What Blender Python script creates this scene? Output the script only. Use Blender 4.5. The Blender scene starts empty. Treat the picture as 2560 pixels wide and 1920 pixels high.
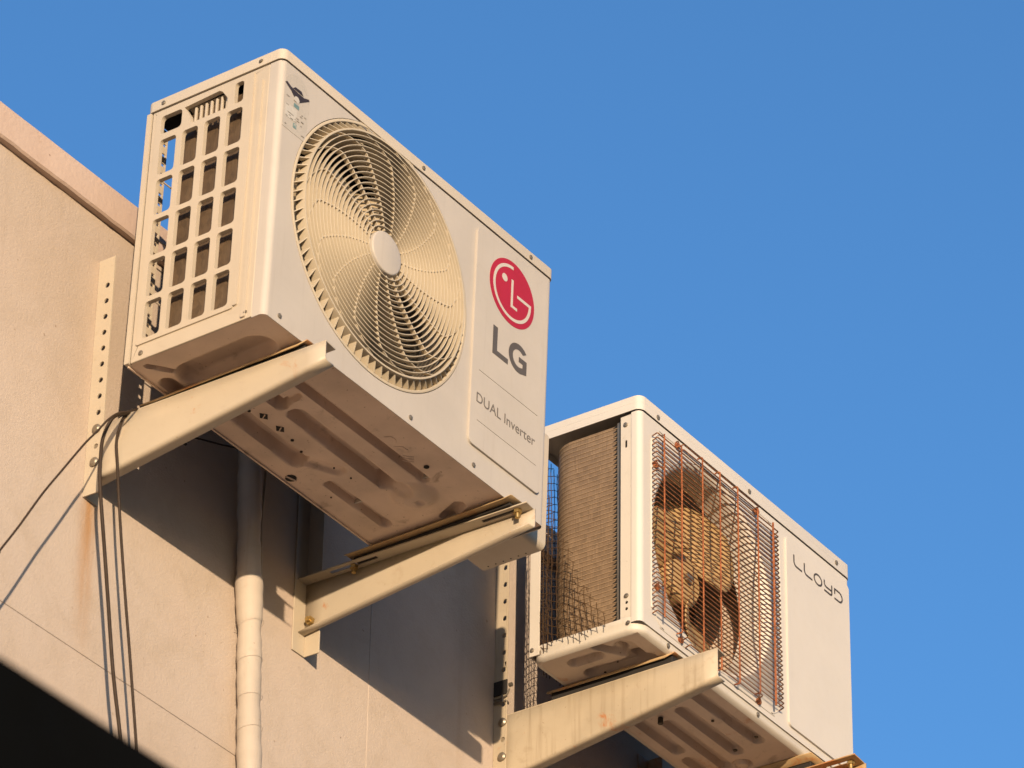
import bpy, bmesh, math, random
from mathutils import Vector, Matrix
random.seed(7)
R = math.radians
sc = bpy.context.scene
col = sc.collection

# ------------------------------------------------------------------ camera
cam_d = bpy.data.cameras.new('camera')
cam = bpy.data.objects.new('camera', cam_d); col.objects.link(cam)
cr = Vector((0.5619567606, -0.8270352528, 0.0147407536))
cd = Vector((0.4520042811, 0.2921071186, -0.8428318700))
cf = Vector((0.6927457896, 0.4802979512, 0.5379750450))
m = Matrix((cr, -cd, -cf)).transposed().to_4x4()
m.translation = Vector((-4.998287506, -3.949279064, -4.184900175))
cam.matrix_world = m
cam_d.sensor_width = 36.0
cam_d.lens = 36.0 * 11924.743863 / 2560.0
cam_d.clip_start = 0.05
cam_d.clip_end = 2000
cam_d.dof.use_dof = True
cam_d.dof.focus_distance = 8.55
cam_d.dof.aperture_fstop = 14.0
sc.camera = cam

# ------------------------------------------------------------------ sky, sun, exposure
SUN = Vector((-0.749, -0.6630, 0.0940)).normalized()      # towards the sun
el = math.asin(SUN.z); az = math.atan2(SUN.x, SUN.y)
w = bpy.data.worlds.new('World'); sc.world = w; w.use_nodes = True
nt = w.node_tree; nt.nodes.clear()
o_ = nt.nodes.new('ShaderNodeOutputWorld'); bg = nt.nodes.new('ShaderNodeBackground')
sky = nt.nodes.new('ShaderNodeTexSky'); sky.sky_type = 'NISHITA'; sky.sun_disc = False
sky.sun_elevation = el; sky.sun_rotation = az % (2 * math.pi)
sky.altitude = 0; sky.air_density = 1.0; sky.dust_density = 0.9; sky.ozone_density = 4.15
bg.inputs['Strength'].default_value = 0.15
nt.links.new(sky.outputs[0], bg.inputs[0]); nt.links.new(bg.outputs[0], o_.inputs[0])
sl = bpy.data.lights.new('sun', 'SUN'); sl.energy = 3.1; sl.angle = R(0.5); sl.color = (1.0, 0.765, 0.515)
so = bpy.data.objects.new('sun', sl); col.objects.link(so)
so.rotation_euler = (-SUN).to_track_quat('-Z', 'Y').to_euler(); so.location = SUN * 30
vs = sc.view_settings
vs.view_transform = 'Standard'; vs.look = 'None'; vs.gamma = 1.0; vs.exposure = 1.19; vs.use_curve_mapping = False

# ------------------------------------------------------------------ materials
def new_mat(name):
    mt = bpy.data.materials.new(name); mt.use_nodes = True
    n = mt.node_tree; n.nodes.clear()
    out = n.nodes.new('ShaderNodeOutputMaterial'); b = n.nodes.new('ShaderNodeBsdfPrincipled')
    n.links.new(b.outputs[0], out.inputs[0])
    return mt, n, b
def noise(n, vec, scale, detail=4, rough=0.55, dist=0.0):
    t = n.nodes.new('ShaderNodeTexNoise'); t.inputs['Scale'].default_value = scale
    t.inputs['Detail'].default_value = detail; t.inputs['Roughness'].default_value = rough
    t.inputs['Distortion'].default_value = dist
    n.links.new(vec, t.inputs['Vector']); return t.outputs['Fac']
def ramp(n, fac, a, b, va=0.0, vb=1.0):
    r = n.nodes.new('ShaderNodeMapRange'); r.interpolation_type = 'SMOOTHSTEP'
    r.inputs[1].default_value = a; r.inputs[2].default_value = b
    r.inputs[3].default_value = va; r.inputs[4].default_value = vb
    n.links.new(fac, r.inputs[0]); return r.outputs[0]
def mixc(n, fac, a, b):
    x = n.nodes.new('ShaderNodeMix'); x.data_type = 'RGBA'
    if isinstance(fac, (int, float)): x.inputs[0].default_value = fac
    else: n.links.new(fac, x.inputs[0])
    for i, v in ((6, a), (7, b)):
        if isinstance(v, tuple): x.inputs[i].default_value = (*v, 1)
        else: n.links.new(v, x.inputs[i])
    return x.outputs[2]
def math_(n, op, a, b=None, c=None):
    x = n.nodes.new('ShaderNodeMath'); x.operation = op
    for i, v in enumerate((a, b, c)):
        if v is None: continue
        if isinstance(v, (int, float)): x.inputs[i].default_value = v
        else: n.links.new(v, x.inputs[i])
    return x.outputs[0]
def scaled(n, vec, s):
    x = n.nodes.new('ShaderNodeMapping'); x.inputs['Scale'].default_value = s
    n.links.new(vec, x.inputs[0]); return x.outputs[0]
def bump(n, b, h, strength, dist=0.001):
    x = n.nodes.new('ShaderNodeBump'); x.inputs['Strength'].default_value = strength
    x.inputs['Distance'].default_value = dist
    n.links.new(h, x.inputs['Height']); n.links.new(x.outputs[0], b.inputs['Normal'])
def coords(n, kind='Object'):
    return n.nodes.new('ShaderNodeTexCoord').outputs[kind]

def paint(name, base, var=0.10, dirt=(0.20, 0.14, 0.09), dirt_amt=0.25, rough=0.45, rust=0.0, bumpy=0.15, streak=0.0, spec=0.35, metal=0.0):
    base = tuple(c * 0.68 for c in base); dirt = tuple(c * 0.68 for c in dirt)
    mt, n, b = new_mat(name); v = coords(n)
    dark = tuple(c * (1 - var) for c in base)
    c = mixc(n, ramp(n, noise(n, v, 7, 5), 0.35, 0.7), base, dark)
    d1 = ramp(n, noise(n, v, 23, 8, 0.68, 0.4), 0.56, 0.78, 0, dirt_amt)
    c = mixc(n, d1, c, dirt)
    sp = ramp(n, noise(n, v, 160, 2, 0.5), 0.70, 0.78, 0, dirt_amt * 1.2)
    c = mixc(n, sp, c, dirt)
    if streak:
        s = ramp(n, noise(n, scaled(n, v, (90, 90, 4)), 1.0, 4, 0.6), 0.52, 0.75, 0, streak)
        c = mixc(n, s, c, dirt)
    if rust:
        r1 = ramp(n, noise(n, v, 14, 8, 0.7, 0.8), 0.62 - rust * 0.15, 0.74 - rust * 0.1, 0, 0.85)
        c = mixc(n, r1, c, (0.36, 0.13, 0.035))
    n.links.new(c, b.inputs['Base Color'])
    n.links.new(ramp(n, noise(n, v, 40, 4), 0.3, 0.7, rough - 0.07, rough + 0.1), b.inputs['Roughness'])
    b.inputs['Specular IOR Level'].default_value = spec; b.inputs['Metallic'].default_value = metal
    bump(n, b, noise(n, v, 220, 3), bumpy, 0.0006)
    return mt

M = {}
M['lg_front'] = paint('grey_white_sheet_paint', (0.62, 0.56, 0.49), 0.07, (0.34, 0.27, 0.2), dirt_amt=0.14, rough=0.42, streak=0.10)
M['lg_plastic'] = paint('cream_plastic', (0.637, 0.546, 0.428), 0.06, dirt_amt=0.12, rough=0.5)
M['lg_lid'] = paint('cream_lid_paint', (0.677, 0.592, 0.479), 0.06, dirt_amt=0.16, rough=0.45)
M['grille'] = paint('yellowed_grille_plastic', (0.66, 0.56, 0.415), 0.08, dirt_amt=0.22, rough=0.5)
M['fan_lg'] = paint('cream_fan_plastic', (0.55, 0.44, 0.29), 0.12, dirt_amt=0.35, rough=0.55)
M['pan'] = paint('dusty_pan_paint', (0.92, 0.71, 0.56), 0.24, (0.16, 0.095, 0.055), 0.60, rough=0.6, streak=0.0)
M['ll_paint'] = paint('white_sheet_paint', (0.768, 0.710, 0.634), 0.04, (0.30, 0.22, 0.15), 0.08, rough=0.40)
M['ll_side'] = paint('white_post_paint', (0.752, 0.686, 0.592), 0.06, (0.30, 0.20, 0.12), 0.22, rough=0.45)
M['ll_pan'] = paint('stained_pan_paint', (0.80, 0.65, 0.53), 0.16, (0.20, 0.13, 0.08), 0.55, rough=0.6, rust=0.15)
M['fan_ll'] = paint('yellowed_fan_plastic', (0.56, 0.37, 0.17), 0.25, (0.24, 0.12, 0.04), 0.6, rough=0.5)
M['bracket'] = paint('cream_bracket_paint', (0.605, 0.516, 0.396), 0.09, (0.30, 0.19, 0.09), 0.30, rough=0.45, rust=0.05)
M['bracket_old'] = paint('weathered_bracket_paint', (0.607, 0.506, 0.368), 0.16, (0.26, 0.18, 0.10), 0.45, rough=0.55, rust=0.15, streak=0.35)
M['bracket_rust'] = paint('rusting_bracket_paint', (0.55, 0.38, 0.20), 0.2, (0.24, 0.12, 0.05), 0.6, rough=0.6, rust=1.0, streak=0.3)
M['foot'] = paint('tan_foot_paint', (0.60, 0.42, 0.22), 0.15, (0.20, 0.10, 0.04), 0.5, rough=0.55, rust=0.5)
M['zinc'] = paint('dull_zinc', (0.42, 0.36, 0.28), 0.25, (0.15, 0.09, 0.05), 0.5, rough=0.42, metal=0.7)
M['brass'] = paint('yellow_passivated_steel', (0.66, 0.46, 0.18), 0.2, (0.2, 0.1, 0.03), 0.4, rough=0.35, metal=0.8)
M['tape_gap_black'] = paint('tape_and_gap_shade_black', (0.03, 0.026, 0.024), 0.2, (0.08, 0.06, 0.045), 0.3, rough=0.8)  # colours real tape, and strips standing in for gap shade
M['cable'] = paint('brown_black_cable', (0.055, 0.036, 0.024), 0.25, (0.10, 0.07, 0.05), 0.3, rough=0.62, spec=0.2)
M['dark'] = paint('gap_shade_black', (0.012, 0.010, 0.008), 0.3, dirt_amt=0.0, rough=0.8)  # near-black paint for the shade inside holes, seams and gaps
M['ink'] = paint('grey_brown_ink', (0.125, 0.108, 0.095), 0.08, dirt_amt=0.05, rough=0.5)
M['ink_ll'] = paint('dark_ink', (0.075, 0.062, 0.05), 0.08, dirt_amt=0.05, rough=0.5)
M['ink_lines'] = paint('faded_grey_ink', (0.30, 0.27, 0.235), 0.08, dirt_amt=0.05, rough=0.5)
M['dual_ink'] = paint('worn_grey_ink', (0.20, 0.175, 0.15), 0.2, dirt_amt=0.05, rough=0.5)
M['red'] = paint('crimson_badge', (0.50, 0.022, 0.045), 0.10, (0.35, 0.05, 0.06), 0.15, rough=0.4)
M['badge_white'] = paint('badge_cream', (0.68, 0.62, 0.55), 0.04, dirt_amt=0.08, rough=0.45)
M['sticker'] = paint('clear_label_film', (0.60, 0.545, 0.47), 0.10, (0.40, 0.34, 0.27), 0.3, rough=0.28)
M['sticker_pale'] = paint('pale_label_print', (0.66, 0.62, 0.55), 0.1, (0.45, 0.4, 0.34), 0.3, rough=0.3)
M['sticker_dark'] = paint('label_dark_print', (0.06, 0.045, 0.04), 0.3, (0.3, 0.25, 0.2), 0.4, rough=0.3)
M['sticker_teal'] = paint('label_teal_print', (0.20, 0.32, 0.32), 0.2, (0.4, 0.36, 0.3), 0.3, rough=0.3)
M['tape'] = paint('pale_pipe_tape', (0.598, 0.515, 0.431), 0.10, (0.34, 0.24, 0.16), 0.30, rough=0.60, bumpy=0.4, spec=0.2, streak=0.15)
M['mesh'] = paint('brown_netting_wire', (0.13, 0.075, 0.035), 0.3, (0.05, 0.03, 0.02), 0.4, rough=0.5, metal=0.2)
M['assumed_awning'] = paint('shade_black_foreground', (0.0030, 0.0033, 0.0033), 0.2, (0.006, 0.006, 0.006), 0.3, rough=0.95, spec=0.05)  # near-black base also carries the shade this edge lies in
M['motor'] = paint('dark_motor', (0.06, 0.045, 0.03), 0.3, dirt_amt=0.3, rough=0.6)

def rusty(name, a, b_, c_):
    mt, n, b = new_mat(name); v = coords(n)
    x = mixc(n, ramp(n, noise(n, v, 90, 6, 0.7), 0.38, 0.62), a, b_)
    x = mixc(n, ramp(n, noise(n, v, 320, 3), 0.55, 0.7), x, c_)
    n.links.new(x, b.inputs['Base Color']); b.inputs['Roughness'].default_value = 0.65
    b.inputs['Specular IOR Level'].default_value = 0.3
    bump(n, b, noise(n, v, 700, 3), 0.5, 0.0008)
    return mt
M['rust'] = rusty('bright_rust', (0.302, 0.094, 0.032), (0.144, 0.040, 0.014), (0.446, 0.194, 0.094))
M['rust_wire'] = rusty('brown_rust', (0.19, 0.068, 0.022), (0.075, 0.030, 0.013), (0.42, 0.20, 0.08))

def coil_mat(name, a, b_, fin):
    mt, n, b = new_mat(name); v = coords(n)
    x = mixc(n, ramp(n, noise(n, v, 9, 6, 0.65, 0.5), 0.32, 0.68), a, b_)
    cells = n.nodes.new('ShaderNodeTexVoronoi'); cells.inputs['Scale'].default_value = 1.0
    cells.inputs['Randomness'].default_value = 0.9
    n.links.new(scaled(n, v, (130, 130, 75)), cells.inputs['Vector'])
    x = mixc(n, ramp(n, cells.outputs['Color'], 0.2, 0.95, 0, 0.45), x, tuple(c * 0.55 for c in a))
    x = mixc(n, ramp(n, noise(n, scaled(n, v, (300, 300, 40)), 1, 3), 0.66, 0.74, 0, 0.55), x, tuple(min(1, c * 2.1) for c in b_))
    n.links.new(x, b.inputs['Base Color']); b.inputs['Roughness'].default_value = 0.55
    b.inputs['Metallic'].default_value = 0.15
    bump(n, b, noise(n, scaled(n, v, (fin, fin, 30)), 1, 2), 0.5, 0.0015)
    return mt
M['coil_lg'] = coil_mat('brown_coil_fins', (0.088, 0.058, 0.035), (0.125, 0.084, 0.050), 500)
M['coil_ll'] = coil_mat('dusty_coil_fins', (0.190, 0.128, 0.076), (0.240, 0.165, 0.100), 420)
M['coil_row'] = paint('coil_row_edge', (0.60, 0.42, 0.26), 0.2, (0.2, 0.12, 0.06), 0.4, rough=0.45)

# plaster wall
mt, n, b = new_mat('peach_plaster'); v = n.nodes.new('ShaderNodeNewGeometry').outputs['Position']
c = mixc(n, ramp(n, noise(n, v, 1.7, 5, 0.6), 0.35, 0.68), (0.430, 0.358, 0.302), (0.395, 0.320, 0.258))
c = mixc(n, ramp(n, noise(n, v, 11, 7, 0.7, 0.6), 0.42, 0.72, 0, 0.45), c, (0.345, 0.278, 0.215))
c = mixc(n, ramp(n, noise(n, v, 5.0, 4, 0.5), 0.55, 0.8, 0, 0.4), c, (0.475, 0.375, 0.318))
c = mixc(n, ramp(n, noise(n, scaled(n, v, (14, 14, 0.8)), 1, 5, 0.6), 0.56, 0.78, 0, 0.30), c, (0.272, 0.197, 0.129))
c = mixc(n, ramp(n, noise(n, v, 75, 2), 0.74, 0.79, 0, 0.7), c, (0.170, 0.116, 0.075))
xyz = n.nodes.new('ShaderNodeSeparateXYZ'); n.links.new(v, xyz.inputs[0])
dx = math_(n, 'DIVIDE', math_(n, 'SUBTRACT', xyz.outputs[0], 0.112), 0.020)
g = math_(n, 'EXPONENT', math_(n, 'MULTIPLY', math_(n, 'MULTIPLY', dx, dx), -1.0))
zz = math_(n, 'MULTIPLY', ramp(n, xyz.outputs[2], -0.50, -0.16), ramp(n, xyz.outputs[2], -0.150, -0.162))
st = math_(n, 'MULTIPLY', math_(n, 'MULTIPLY', g, zz), ramp(n, noise(n, scaled(n, v, (60, 60, 6)), 1, 4), 0.25, 0.6, 0.3, 0.8))
c = mixc(n, st, c, (0.340, 0.170, 0.054))
n.links.new(c, b.inputs['Base Color']); b.inputs['Roughness'].default_value = 0.85
b.inputs['Specular IOR Level'].default_value = 0.15
h = math_(n, 'ADD', math_(n, 'MULTIPLY', noise(n, v, 210, 4, 0.65), 1.0), math_(n, 'MULTIPLY', noise(n, v, 38, 5, 0.6), 0.5))
h = math_(n, 'ADD', h, math_(n, 'MULTIPLY', noise(n, v, 6, 3), 1.5))
bump(n, b, h, 0.30, 0.004)
M['plaster'] = mt
mt, n, b = new_mat('pink_coping'); v = n.nodes.new('ShaderNodeNewGeometry').outputs['Position']
c = mixc(n, ramp(n, noise(n, v, 3, 5, 0.6), 0.35, 0.68), (0.470, 0.362, 0.300), (0.420, 0.312, 0.250))
c = mixc(n, ramp(n, noise(n, v, 30, 6, 0.7, 0.5), 0.60, 0.72, 0, 0.5), c, (0.272, 0.170, 0.109))
c = mixc(n, ramp(n, noise(n, v, 90, 2), 0.72, 0.78, 0, 0.8), c, (0.150, 0.095, 0.061))
n.links.new(c, b.inputs['Base Color']); b.inputs['Roughness'].default_value = 0.8
bump(n, b, math_(n, 'ADD', noise(n, v, 120, 4), noise(n, v, 25, 4)), 0.35, 0.003)
M['coping'] = mt
mt, n, b = new_mat('dusty_ground'); v = n.nodes.new('ShaderNodeNewGeometry').outputs['Position']
c = mixc(n, ramp(n, noise(n, v, 0.4, 6, 0.6), 0.3, 0.7), (0.231, 0.177, 0.129), (0.177, 0.136, 0.102))
n.links.new(c, b.inputs['Base Color']); b.inputs['Roughness'].default_value = 0.9
bump(n, b, noise(n, v, 8, 6), 0.4, 0.02); M['ground'] = mt

# ------------------------------------------------------------------ builders
def tag(o, label=None, cat=None, group=None, kind=None):
    for k, v_ in (('label', label), ('category', cat), ('group', group), ('kind', kind)):
        if v_: o[k] = v_
    return o
def empty(name, loc=(0, 0, 0)):
    o = bpy.data.objects.new(name, None); col.objects.link(o); o.location = loc
    o.empty_display_size = 0.05; return o
class MB:
    def __init__(s): s.v = []; s.f = []
    def add(s, vs_, fs):
        k = len(s.v); s.v += [tuple(p) for p in vs_]; s.f += [tuple(i + k for i in q) for q in fs]; return s
    def box(s, x0, x1, y0, y1, z0, z1):
        return s.add([(x, y, z) for x in (x0, x1) for y in (y0, y1) for z in (z0, z1)],
                     [(0, 1, 3, 2), (4, 6, 7, 5), (0, 4, 5, 1), (2, 3, 7, 6), (0, 2, 6, 4), (1, 5, 7, 3)])
    def prism(s, pts, off):
        k = len(pts); off = Vector(off); a = [Vector(p) for p in pts]
        fs = [tuple(range(k)), tuple(range(2 * k - 1, k - 1, -1))]
        fs += [(i, i + k, (i + 1) % k + k, (i + 1) % k) for i in range(k)]
        return s.add(a + [p + off for p in a], fs)
    def tube(s, path, r, n=6, closed=False):
        P = [Vector(p) for p in path]; N = len(P); rings = []
        rr = r if isinstance(r, (list, tuple)) else [r] * N
        up = None
        for i in range(N):
            if closed: t = P[(i + 1) % N] - P[i - 1]
            else: t = P[min(i + 1, N - 1)] - P[max(i - 1, 0)]
            t.normalize()
            if up is None: up = t.orthogonal().normalized()
            up = (up - t * up.dot(t)).normalized(); sd = t.cross(up)
            rings.append([P[i] + (up * math.cos(2 * math.pi * k / n) + sd * math.sin(2 * math.pi * k / n)) * rr[i] for k in range(n)])
        fs = []
        for i in range(N if closed else N - 1):
            j = (i + 1) % N
            fs += [(i * n + k, i * n + (k + 1) % n, j * n + (k + 1) % n, j * n + k) for k in range(n)]
        if not closed: fs += [tuple(range(n - 1, -1, -1)), tuple((N - 1) * n + k for k in range(n))]
        return s.add([p for q in rings for p in q], fs)
    def lathe(s, prof, cx, cz, n=64, closed=True, a0=0.0):
        # prof: (r, y) pairs turned about the Y axis through (cx, cz)
        k = len(prof); vs_ = []
        for i in range(n):
            a = a0 + 2 * math.pi * i / n
            vs_ += [(cx + r * math.cos(a), y, cz + r * math.sin(a)) for r, y in prof]
        fs = []
        for i in range(n):
            j = (i + 1) % n
            for q in range(k if closed else k - 1):
                q2 = (q + 1) % k
                fs.append((i * k + q, i * k + q2, j * k + q2, j * k + q))
        return s.add(vs_, fs)
    def disc(s, c_, axis, r, h, n=12, dome=0.0):
        # short cylinder from c_ along axis
        A = Vector(axis).normalized(); u = A.orthogonal().normalized(); v_ = A.cross(u); c_ = Vector(c_)
        lo = [c_ + (u * math.cos(2 * math.pi * i / n) + v_ * math.sin(2 * math.pi * i / n)) * r for i in range(n)]
        hi = [p + A * h for p in lo]
        in_ = [c_ + A * (h + dome) + (p - c_) * 0.6 for p in lo]
        fs = [tuple(range(n - 1, -1, -1))]
        fs += [(i, (i + 1) % n, n + (i + 1) % n, n + i) for i in range(n)]
        if dome:
            fs += [(n + i, n + (i + 1) % n, 2 * n + (i + 1) % n, 2 * n + i) for i in range(n)] + [tuple(range(2 * n, 3 * n))]
            return s.add(lo + hi + in_, fs)
        return s.add(lo + hi, fs + [tuple(range(n, 2 * n))])
    def grid(s, fn, nu, nv):
        vs_ = [fn(i / (nu - 1), j / (nv - 1)) for i in range(nu) for j in range(nv)]
        return s.add(vs_, [(i * nv + j, (i + 1) * nv + j, (i + 1) * nv + j + 1, i * nv + j + 1) for i in range(nu - 1) for j in range(nv - 1)])
    def plate(s, outer, holes, fn, w0, w1):
        # filled outline with holes, extruded from w0 to w1; fn maps (u, v, w) to space
        cu = bpy.data.curves.new('t', 'CURVE'); cu.dimensions = '2D'; cu.fill_mode = 'BOTH'; cu.extrude = abs(w1 - w0) / 2
        for loop in [outer] + list(holes):
            sp = cu.splines.new('POLY'); sp.points.add(len(loop) - 1); sp.use_cyclic_u = True
            for p, q in zip(sp.points, loop): p.co = (q[0], q[1], 0, 1)
        ob = bpy.data.objects.new('t', cu); col.objects.link(ob)
        bpy.context.view_layer.update()
        me = bpy.data.meshes.new_from_object(ob.evaluated_get(bpy.context.evaluated_depsgraph_get()))
        mid = (w0 + w1) / 2
        s.add([fn(p.co.x, p.co.y, mid + p.co.z) for p in me.vertices], [tuple(q.vertices) for q in me.polygons])
        bpy.data.objects.remove(ob); bpy.data.curves.remove(cu); bpy.data.meshes.remove(me)
        return s
    def build(s, name, mat, parent=None, smooth=35, bevel=0.0, seg=2, solid=0.0, soff=0.0, weld=True):
        me = bpy.data.meshes.new(name); me.from_pydata(s.v, [], s.f)
        bm = bmesh.new(); bm.from_mesh(me)
        if weld: bmesh.ops.remove_doubles(bm, verts=bm.verts, dist=1e-6)
        bmesh.ops.recalc_face_normals(bm, faces=bm.faces)
        bm.to_mesh(me); bm.free()
        if smooth:
            for p in me.polygons: p.use_smooth = True
            me.set_sharp_from_angle(angle=R(smooth))
        me.materials.append(M[mat] if isinstance(mat, str) else mat)
        o = bpy.data.objects.new(name, me); col.objects.link(o); o.parent = parent
        if solid:
            md = o.modifiers.new('solid', 'SOLIDIFY'); md.thickness = solid; md.offset = soff
        if bevel:
            md = o.modifiers.new('bevel', 'BEVEL'); md.width = bevel; md.segments = seg; md.limit_method = 'ANGLE'; md.angle_limit = R(40)
            md.harden_normals = False
        return o
def rrect(u0, u1, v0, v1, r, k=6):
    pts = []
    for cx, cy, a in ((u1 - r, v1 - r, 0), (u0 + r, v1 - r, 90), (u0 + r, v0 + r, 180), (u1 - r, v0 + r, 270)):
        pts += [(cx + r * math.cos(R(a + 90 * i / k)), cy + r * math.sin(R(a + 90 * i / k))) for i in range(k + 1)]
    return pts
def circ(cx, cy, r, n=72): return [(cx + r * math.cos(2 * math.pi * i / n), cy + r * math.sin(2 * math.pi * i / n)) for i in range(n)]
front = lambda u, v_, w_: (u, w_, v_)           # plate in the X-Z plane, w along Y
side = lambda u, v_, w_: (w_, u, v_)            # plate in the Y-Z plane, w along X
flat = lambda u, v_, w_: (u, v_, w_)
def stroke(path, wd, closed=False):
    # outline polygon of a flat stroke with mitred bends
    P = [Vector(p) for p in path]; N = len(P); L, Rr = [], []
    for i in range(N):
        a = (P[i] - P[i - 1]) if i else (P[1] - P[0]); c_ = (P[i + 1] - P[i]) if i < N - 1 else (P[-1] - P[-2])
        a.normalize(); c_.normalize(); t = (a + c_).normalized()
        nn = Vector((-t.y, t.x)); k = wd / 2 / max(0.45, abs(nn.dot(Vector((-a.y, a.x)))))
        L.append(P[i] + nn * k); Rr.append(P[i] - nn * k)
    return [tuple(p) for p in L + Rr[::-1]]
def smooth_path(pts, k=6):
    P = [Vector(p) for p in pts]; out = []
    for i in range(len(P) - 1):
        p0, p1, p2, p3 = P[max(i - 1, 0)], P[i], P[i + 1], P[min(i + 2, len(P) - 1)]
        for j in range(k):
            t = j / k
            out.append(0.5 * ((2 * p1) + (p2 - p0) * t + (2 * p0 - 5 * p1 + 4 * p2 - p3) * t * t + (3 * p1 - p0 - 3 * p2 + p3) * t ** 3))
    return out + [P[-1]]
def text_mb(body, x0, x1, z0, z1, y):
    cu = bpy.data.curves.new('t', 'FONT'); cu.body = body; cu.extrude = 0.0002; cu.size = 0.03
    ob = bpy.data.objects.new('t', cu); col.objects.link(ob); bpy.context.view_layer.update()
    me = bpy.data.meshes.new_from_object(ob.evaluated_get(bpy.context.evaluated_depsgraph_get()))
    xs = [p.co.x for p in me.vertices]; ys = [p.co.y for p in me.vertices]
    sx = (x1 - x0) / (max(xs) - min(xs)); sy = (z1 - z0) / (max(ys) - min(ys))
    mb = MB().add([(x0 + (p.co.x - min(xs)) * sx, y + p.co.z, z0 + (p.co.y - min(ys)) * sy) for p in me.vertices], [tuple(q.vertices) for q in me.polygons])
    bpy.data.objects.remove(ob); bpy.data.curves.remove(cu); bpy.data.meshes.remove(me)
    return mb
def screw_mesh(r=0.0045, h=0.0025):
    mb = MB().disc((0, 0, 0), (0, -1, 0), r, h * 0.6, 14, h * 0.4)
    mb.box(-r * 0.75, r * 0.75, -h * 1.1, -h * 0.9, -r * 0.12, r * 0.12); mb.box(-r * 0.12, r * 0.12, -h * 1.15, -h * 0.92, -r * 0.75, r * 0.75)
    return mb
_screw = {}
def screw(parent, p, facing='front', mat='zinc', r=0.0045, name='screw'):
    key = (mat, r)
    if key not in _screw:
        o = screw_mesh(r).build(name, mat, parent); _screw[key] = o.data
    else:
        o = bpy.data.objects.new(name, _screw[key]); col.objects.link(o); o.parent = parent
    o.location = p
    o.rotation_euler = (0, random.uniform(-0.6, 0.6), 0) if facing == 'front' else (random.uniform(-.6, .6), 0, -math.pi / 2)
    return o
def pan_mb(x0, x1, y0, y1, z0, feats, nx, ny):
    # pressed sheet seen from below: each feature is a capsule (xa, ya, xb, yb, radius, rise)
    def hgt(x, y):
        z = z0
        for xa, ya, xb, yb, r, d in feats:
            vx, vy = xb - xa, yb - ya; L2_ = vx * vx + vy * vy
            t = 0 if L2_ == 0 else max(0, min(1, ((x - xa) * vx + (y - ya) * vy) / L2_))
            q = math.hypot(x - xa - vx * t, y - ya - vy * t)
            k = max(0, min(1, (r - q) / (r * 0.42))); z += 1.8 * d * (k * k * (3 - 2 * k))
        return z
    return MB().grid(lambda u, v_: (x0 + (x1 - x0) * u, y0 + (y1 - y0) * v_, hgt(x0 + (x1 - x0) * u, y0 + (y1 - y0) * v_)), nx, ny)
def blade_mb(rin, rout, span, sweep, depth, ru=14, tu=18, bow=0.014):
    def fn(u, v_):
        r = rin + (rout - rin) * u
        w_ = span * (0.55 + 0.45 * math.sin(math.pi * min(1, 0.25 + u * 0.75)))
        a = sweep * u + (v_ - 0.5) * w_
        # rounded tips
        if u > 0.8:
            a = sweep * u + (v_ - 0.5) * w_ * math.sqrt(max(0.0, 1 - ((u - 0.8) / 0.2) ** 2 * 0.45))
        y = (v_ - 0.5) * depth * (0.75 + 0.35 * (1 - u)) - bow * math.sin(math.pi * v_) * (0.4 + u)
        return (r * math.cos(a), y, r * math.sin(a))
    return MB().grid(fn, ru, tu)

# ------------------------------------------------------------------ setting
gm = MB().grid(lambda u, v_: (-600 + 1200 * u, -600 + 1200 * v_, -5.8), 2, 2)
tag(gm.build('ground', 'ground'), kind='structure')

YW = 0.430
bld = tag(empty('building', (0, YW, -5.8)), 'peach plastered building with pink parapet coping that carries both outdoor units', 'building')
def bpart(mb, name, mat, **k):
    o = mb.build(name, mat, bld, **k); o.location = (0, -YW, 5.8); return o
bpart(MB().box(-9, 14, YW + 0.0026, 9, -5.8, 0.385), 'wall', 'plaster')
G_ = 0.0002; zj = -0.4385; xj = 0.893
for x0, x1, z0, z1 in ((-9, xj - G_, zj + G_, 0.3915), (xj + G_, 14, zj + G_, 0.3915), (-9, xj - G_, -5.79, zj - G_), (xj + G_, 14, -5.79, zj - G_)):
    bpart(MB().box(x0, x1, YW, YW + 0.0025, z0, z1), 'plaster_panel', 'plaster', bevel=0.0023, seg=3)
def coping():
    mb = MB(); N = 560; xs = [-9 + 23 * (i / N) for i in range(N + 1)] if False else []
    x = -9.0
    while x < 14:
        xs.append(x); x += 0.022 if -1 < x < 3 else 0.4
    xs.append(14.0); vs_ = []
    rnd = random.Random(3); j1 = j2 = 0
    for x in xs:
        j1 = j1 * 0.6 + rnd.uniform(-1, 1) * 0.0008; j2 = j2 * 0.7 + rnd.uniform(-1, 1) * 0.0011
        vs_ += [(x, 0.4335, 0.3905), (x, 0.418 + j1, 0.3900 + j2), (x, 0.4142 + j1 * .5, 0.3935 + j2), (x, 0.4140 + j1 * .5, 0.4520), (x, 0.4170, 0.4560 + j1 * .4), (x, 0.66, 0.462), (x, 0.66, 0.39)]
    k = 7; fs = [(i * k + q, i * k + (q + 1) % k, (i + 1) * k + (q + 1) % k, (i + 1) * k + q) for i in range(len(xs) - 1) for q in range(k)]
    fs += [tuple(range(k)), tuple((len(xs) - 1) * k + q for q in range(k - 1, -1, -1))]
    return mb.add(vs_, fs)
bpart(coping(), 'coping', 'coping', smooth=30)

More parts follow.
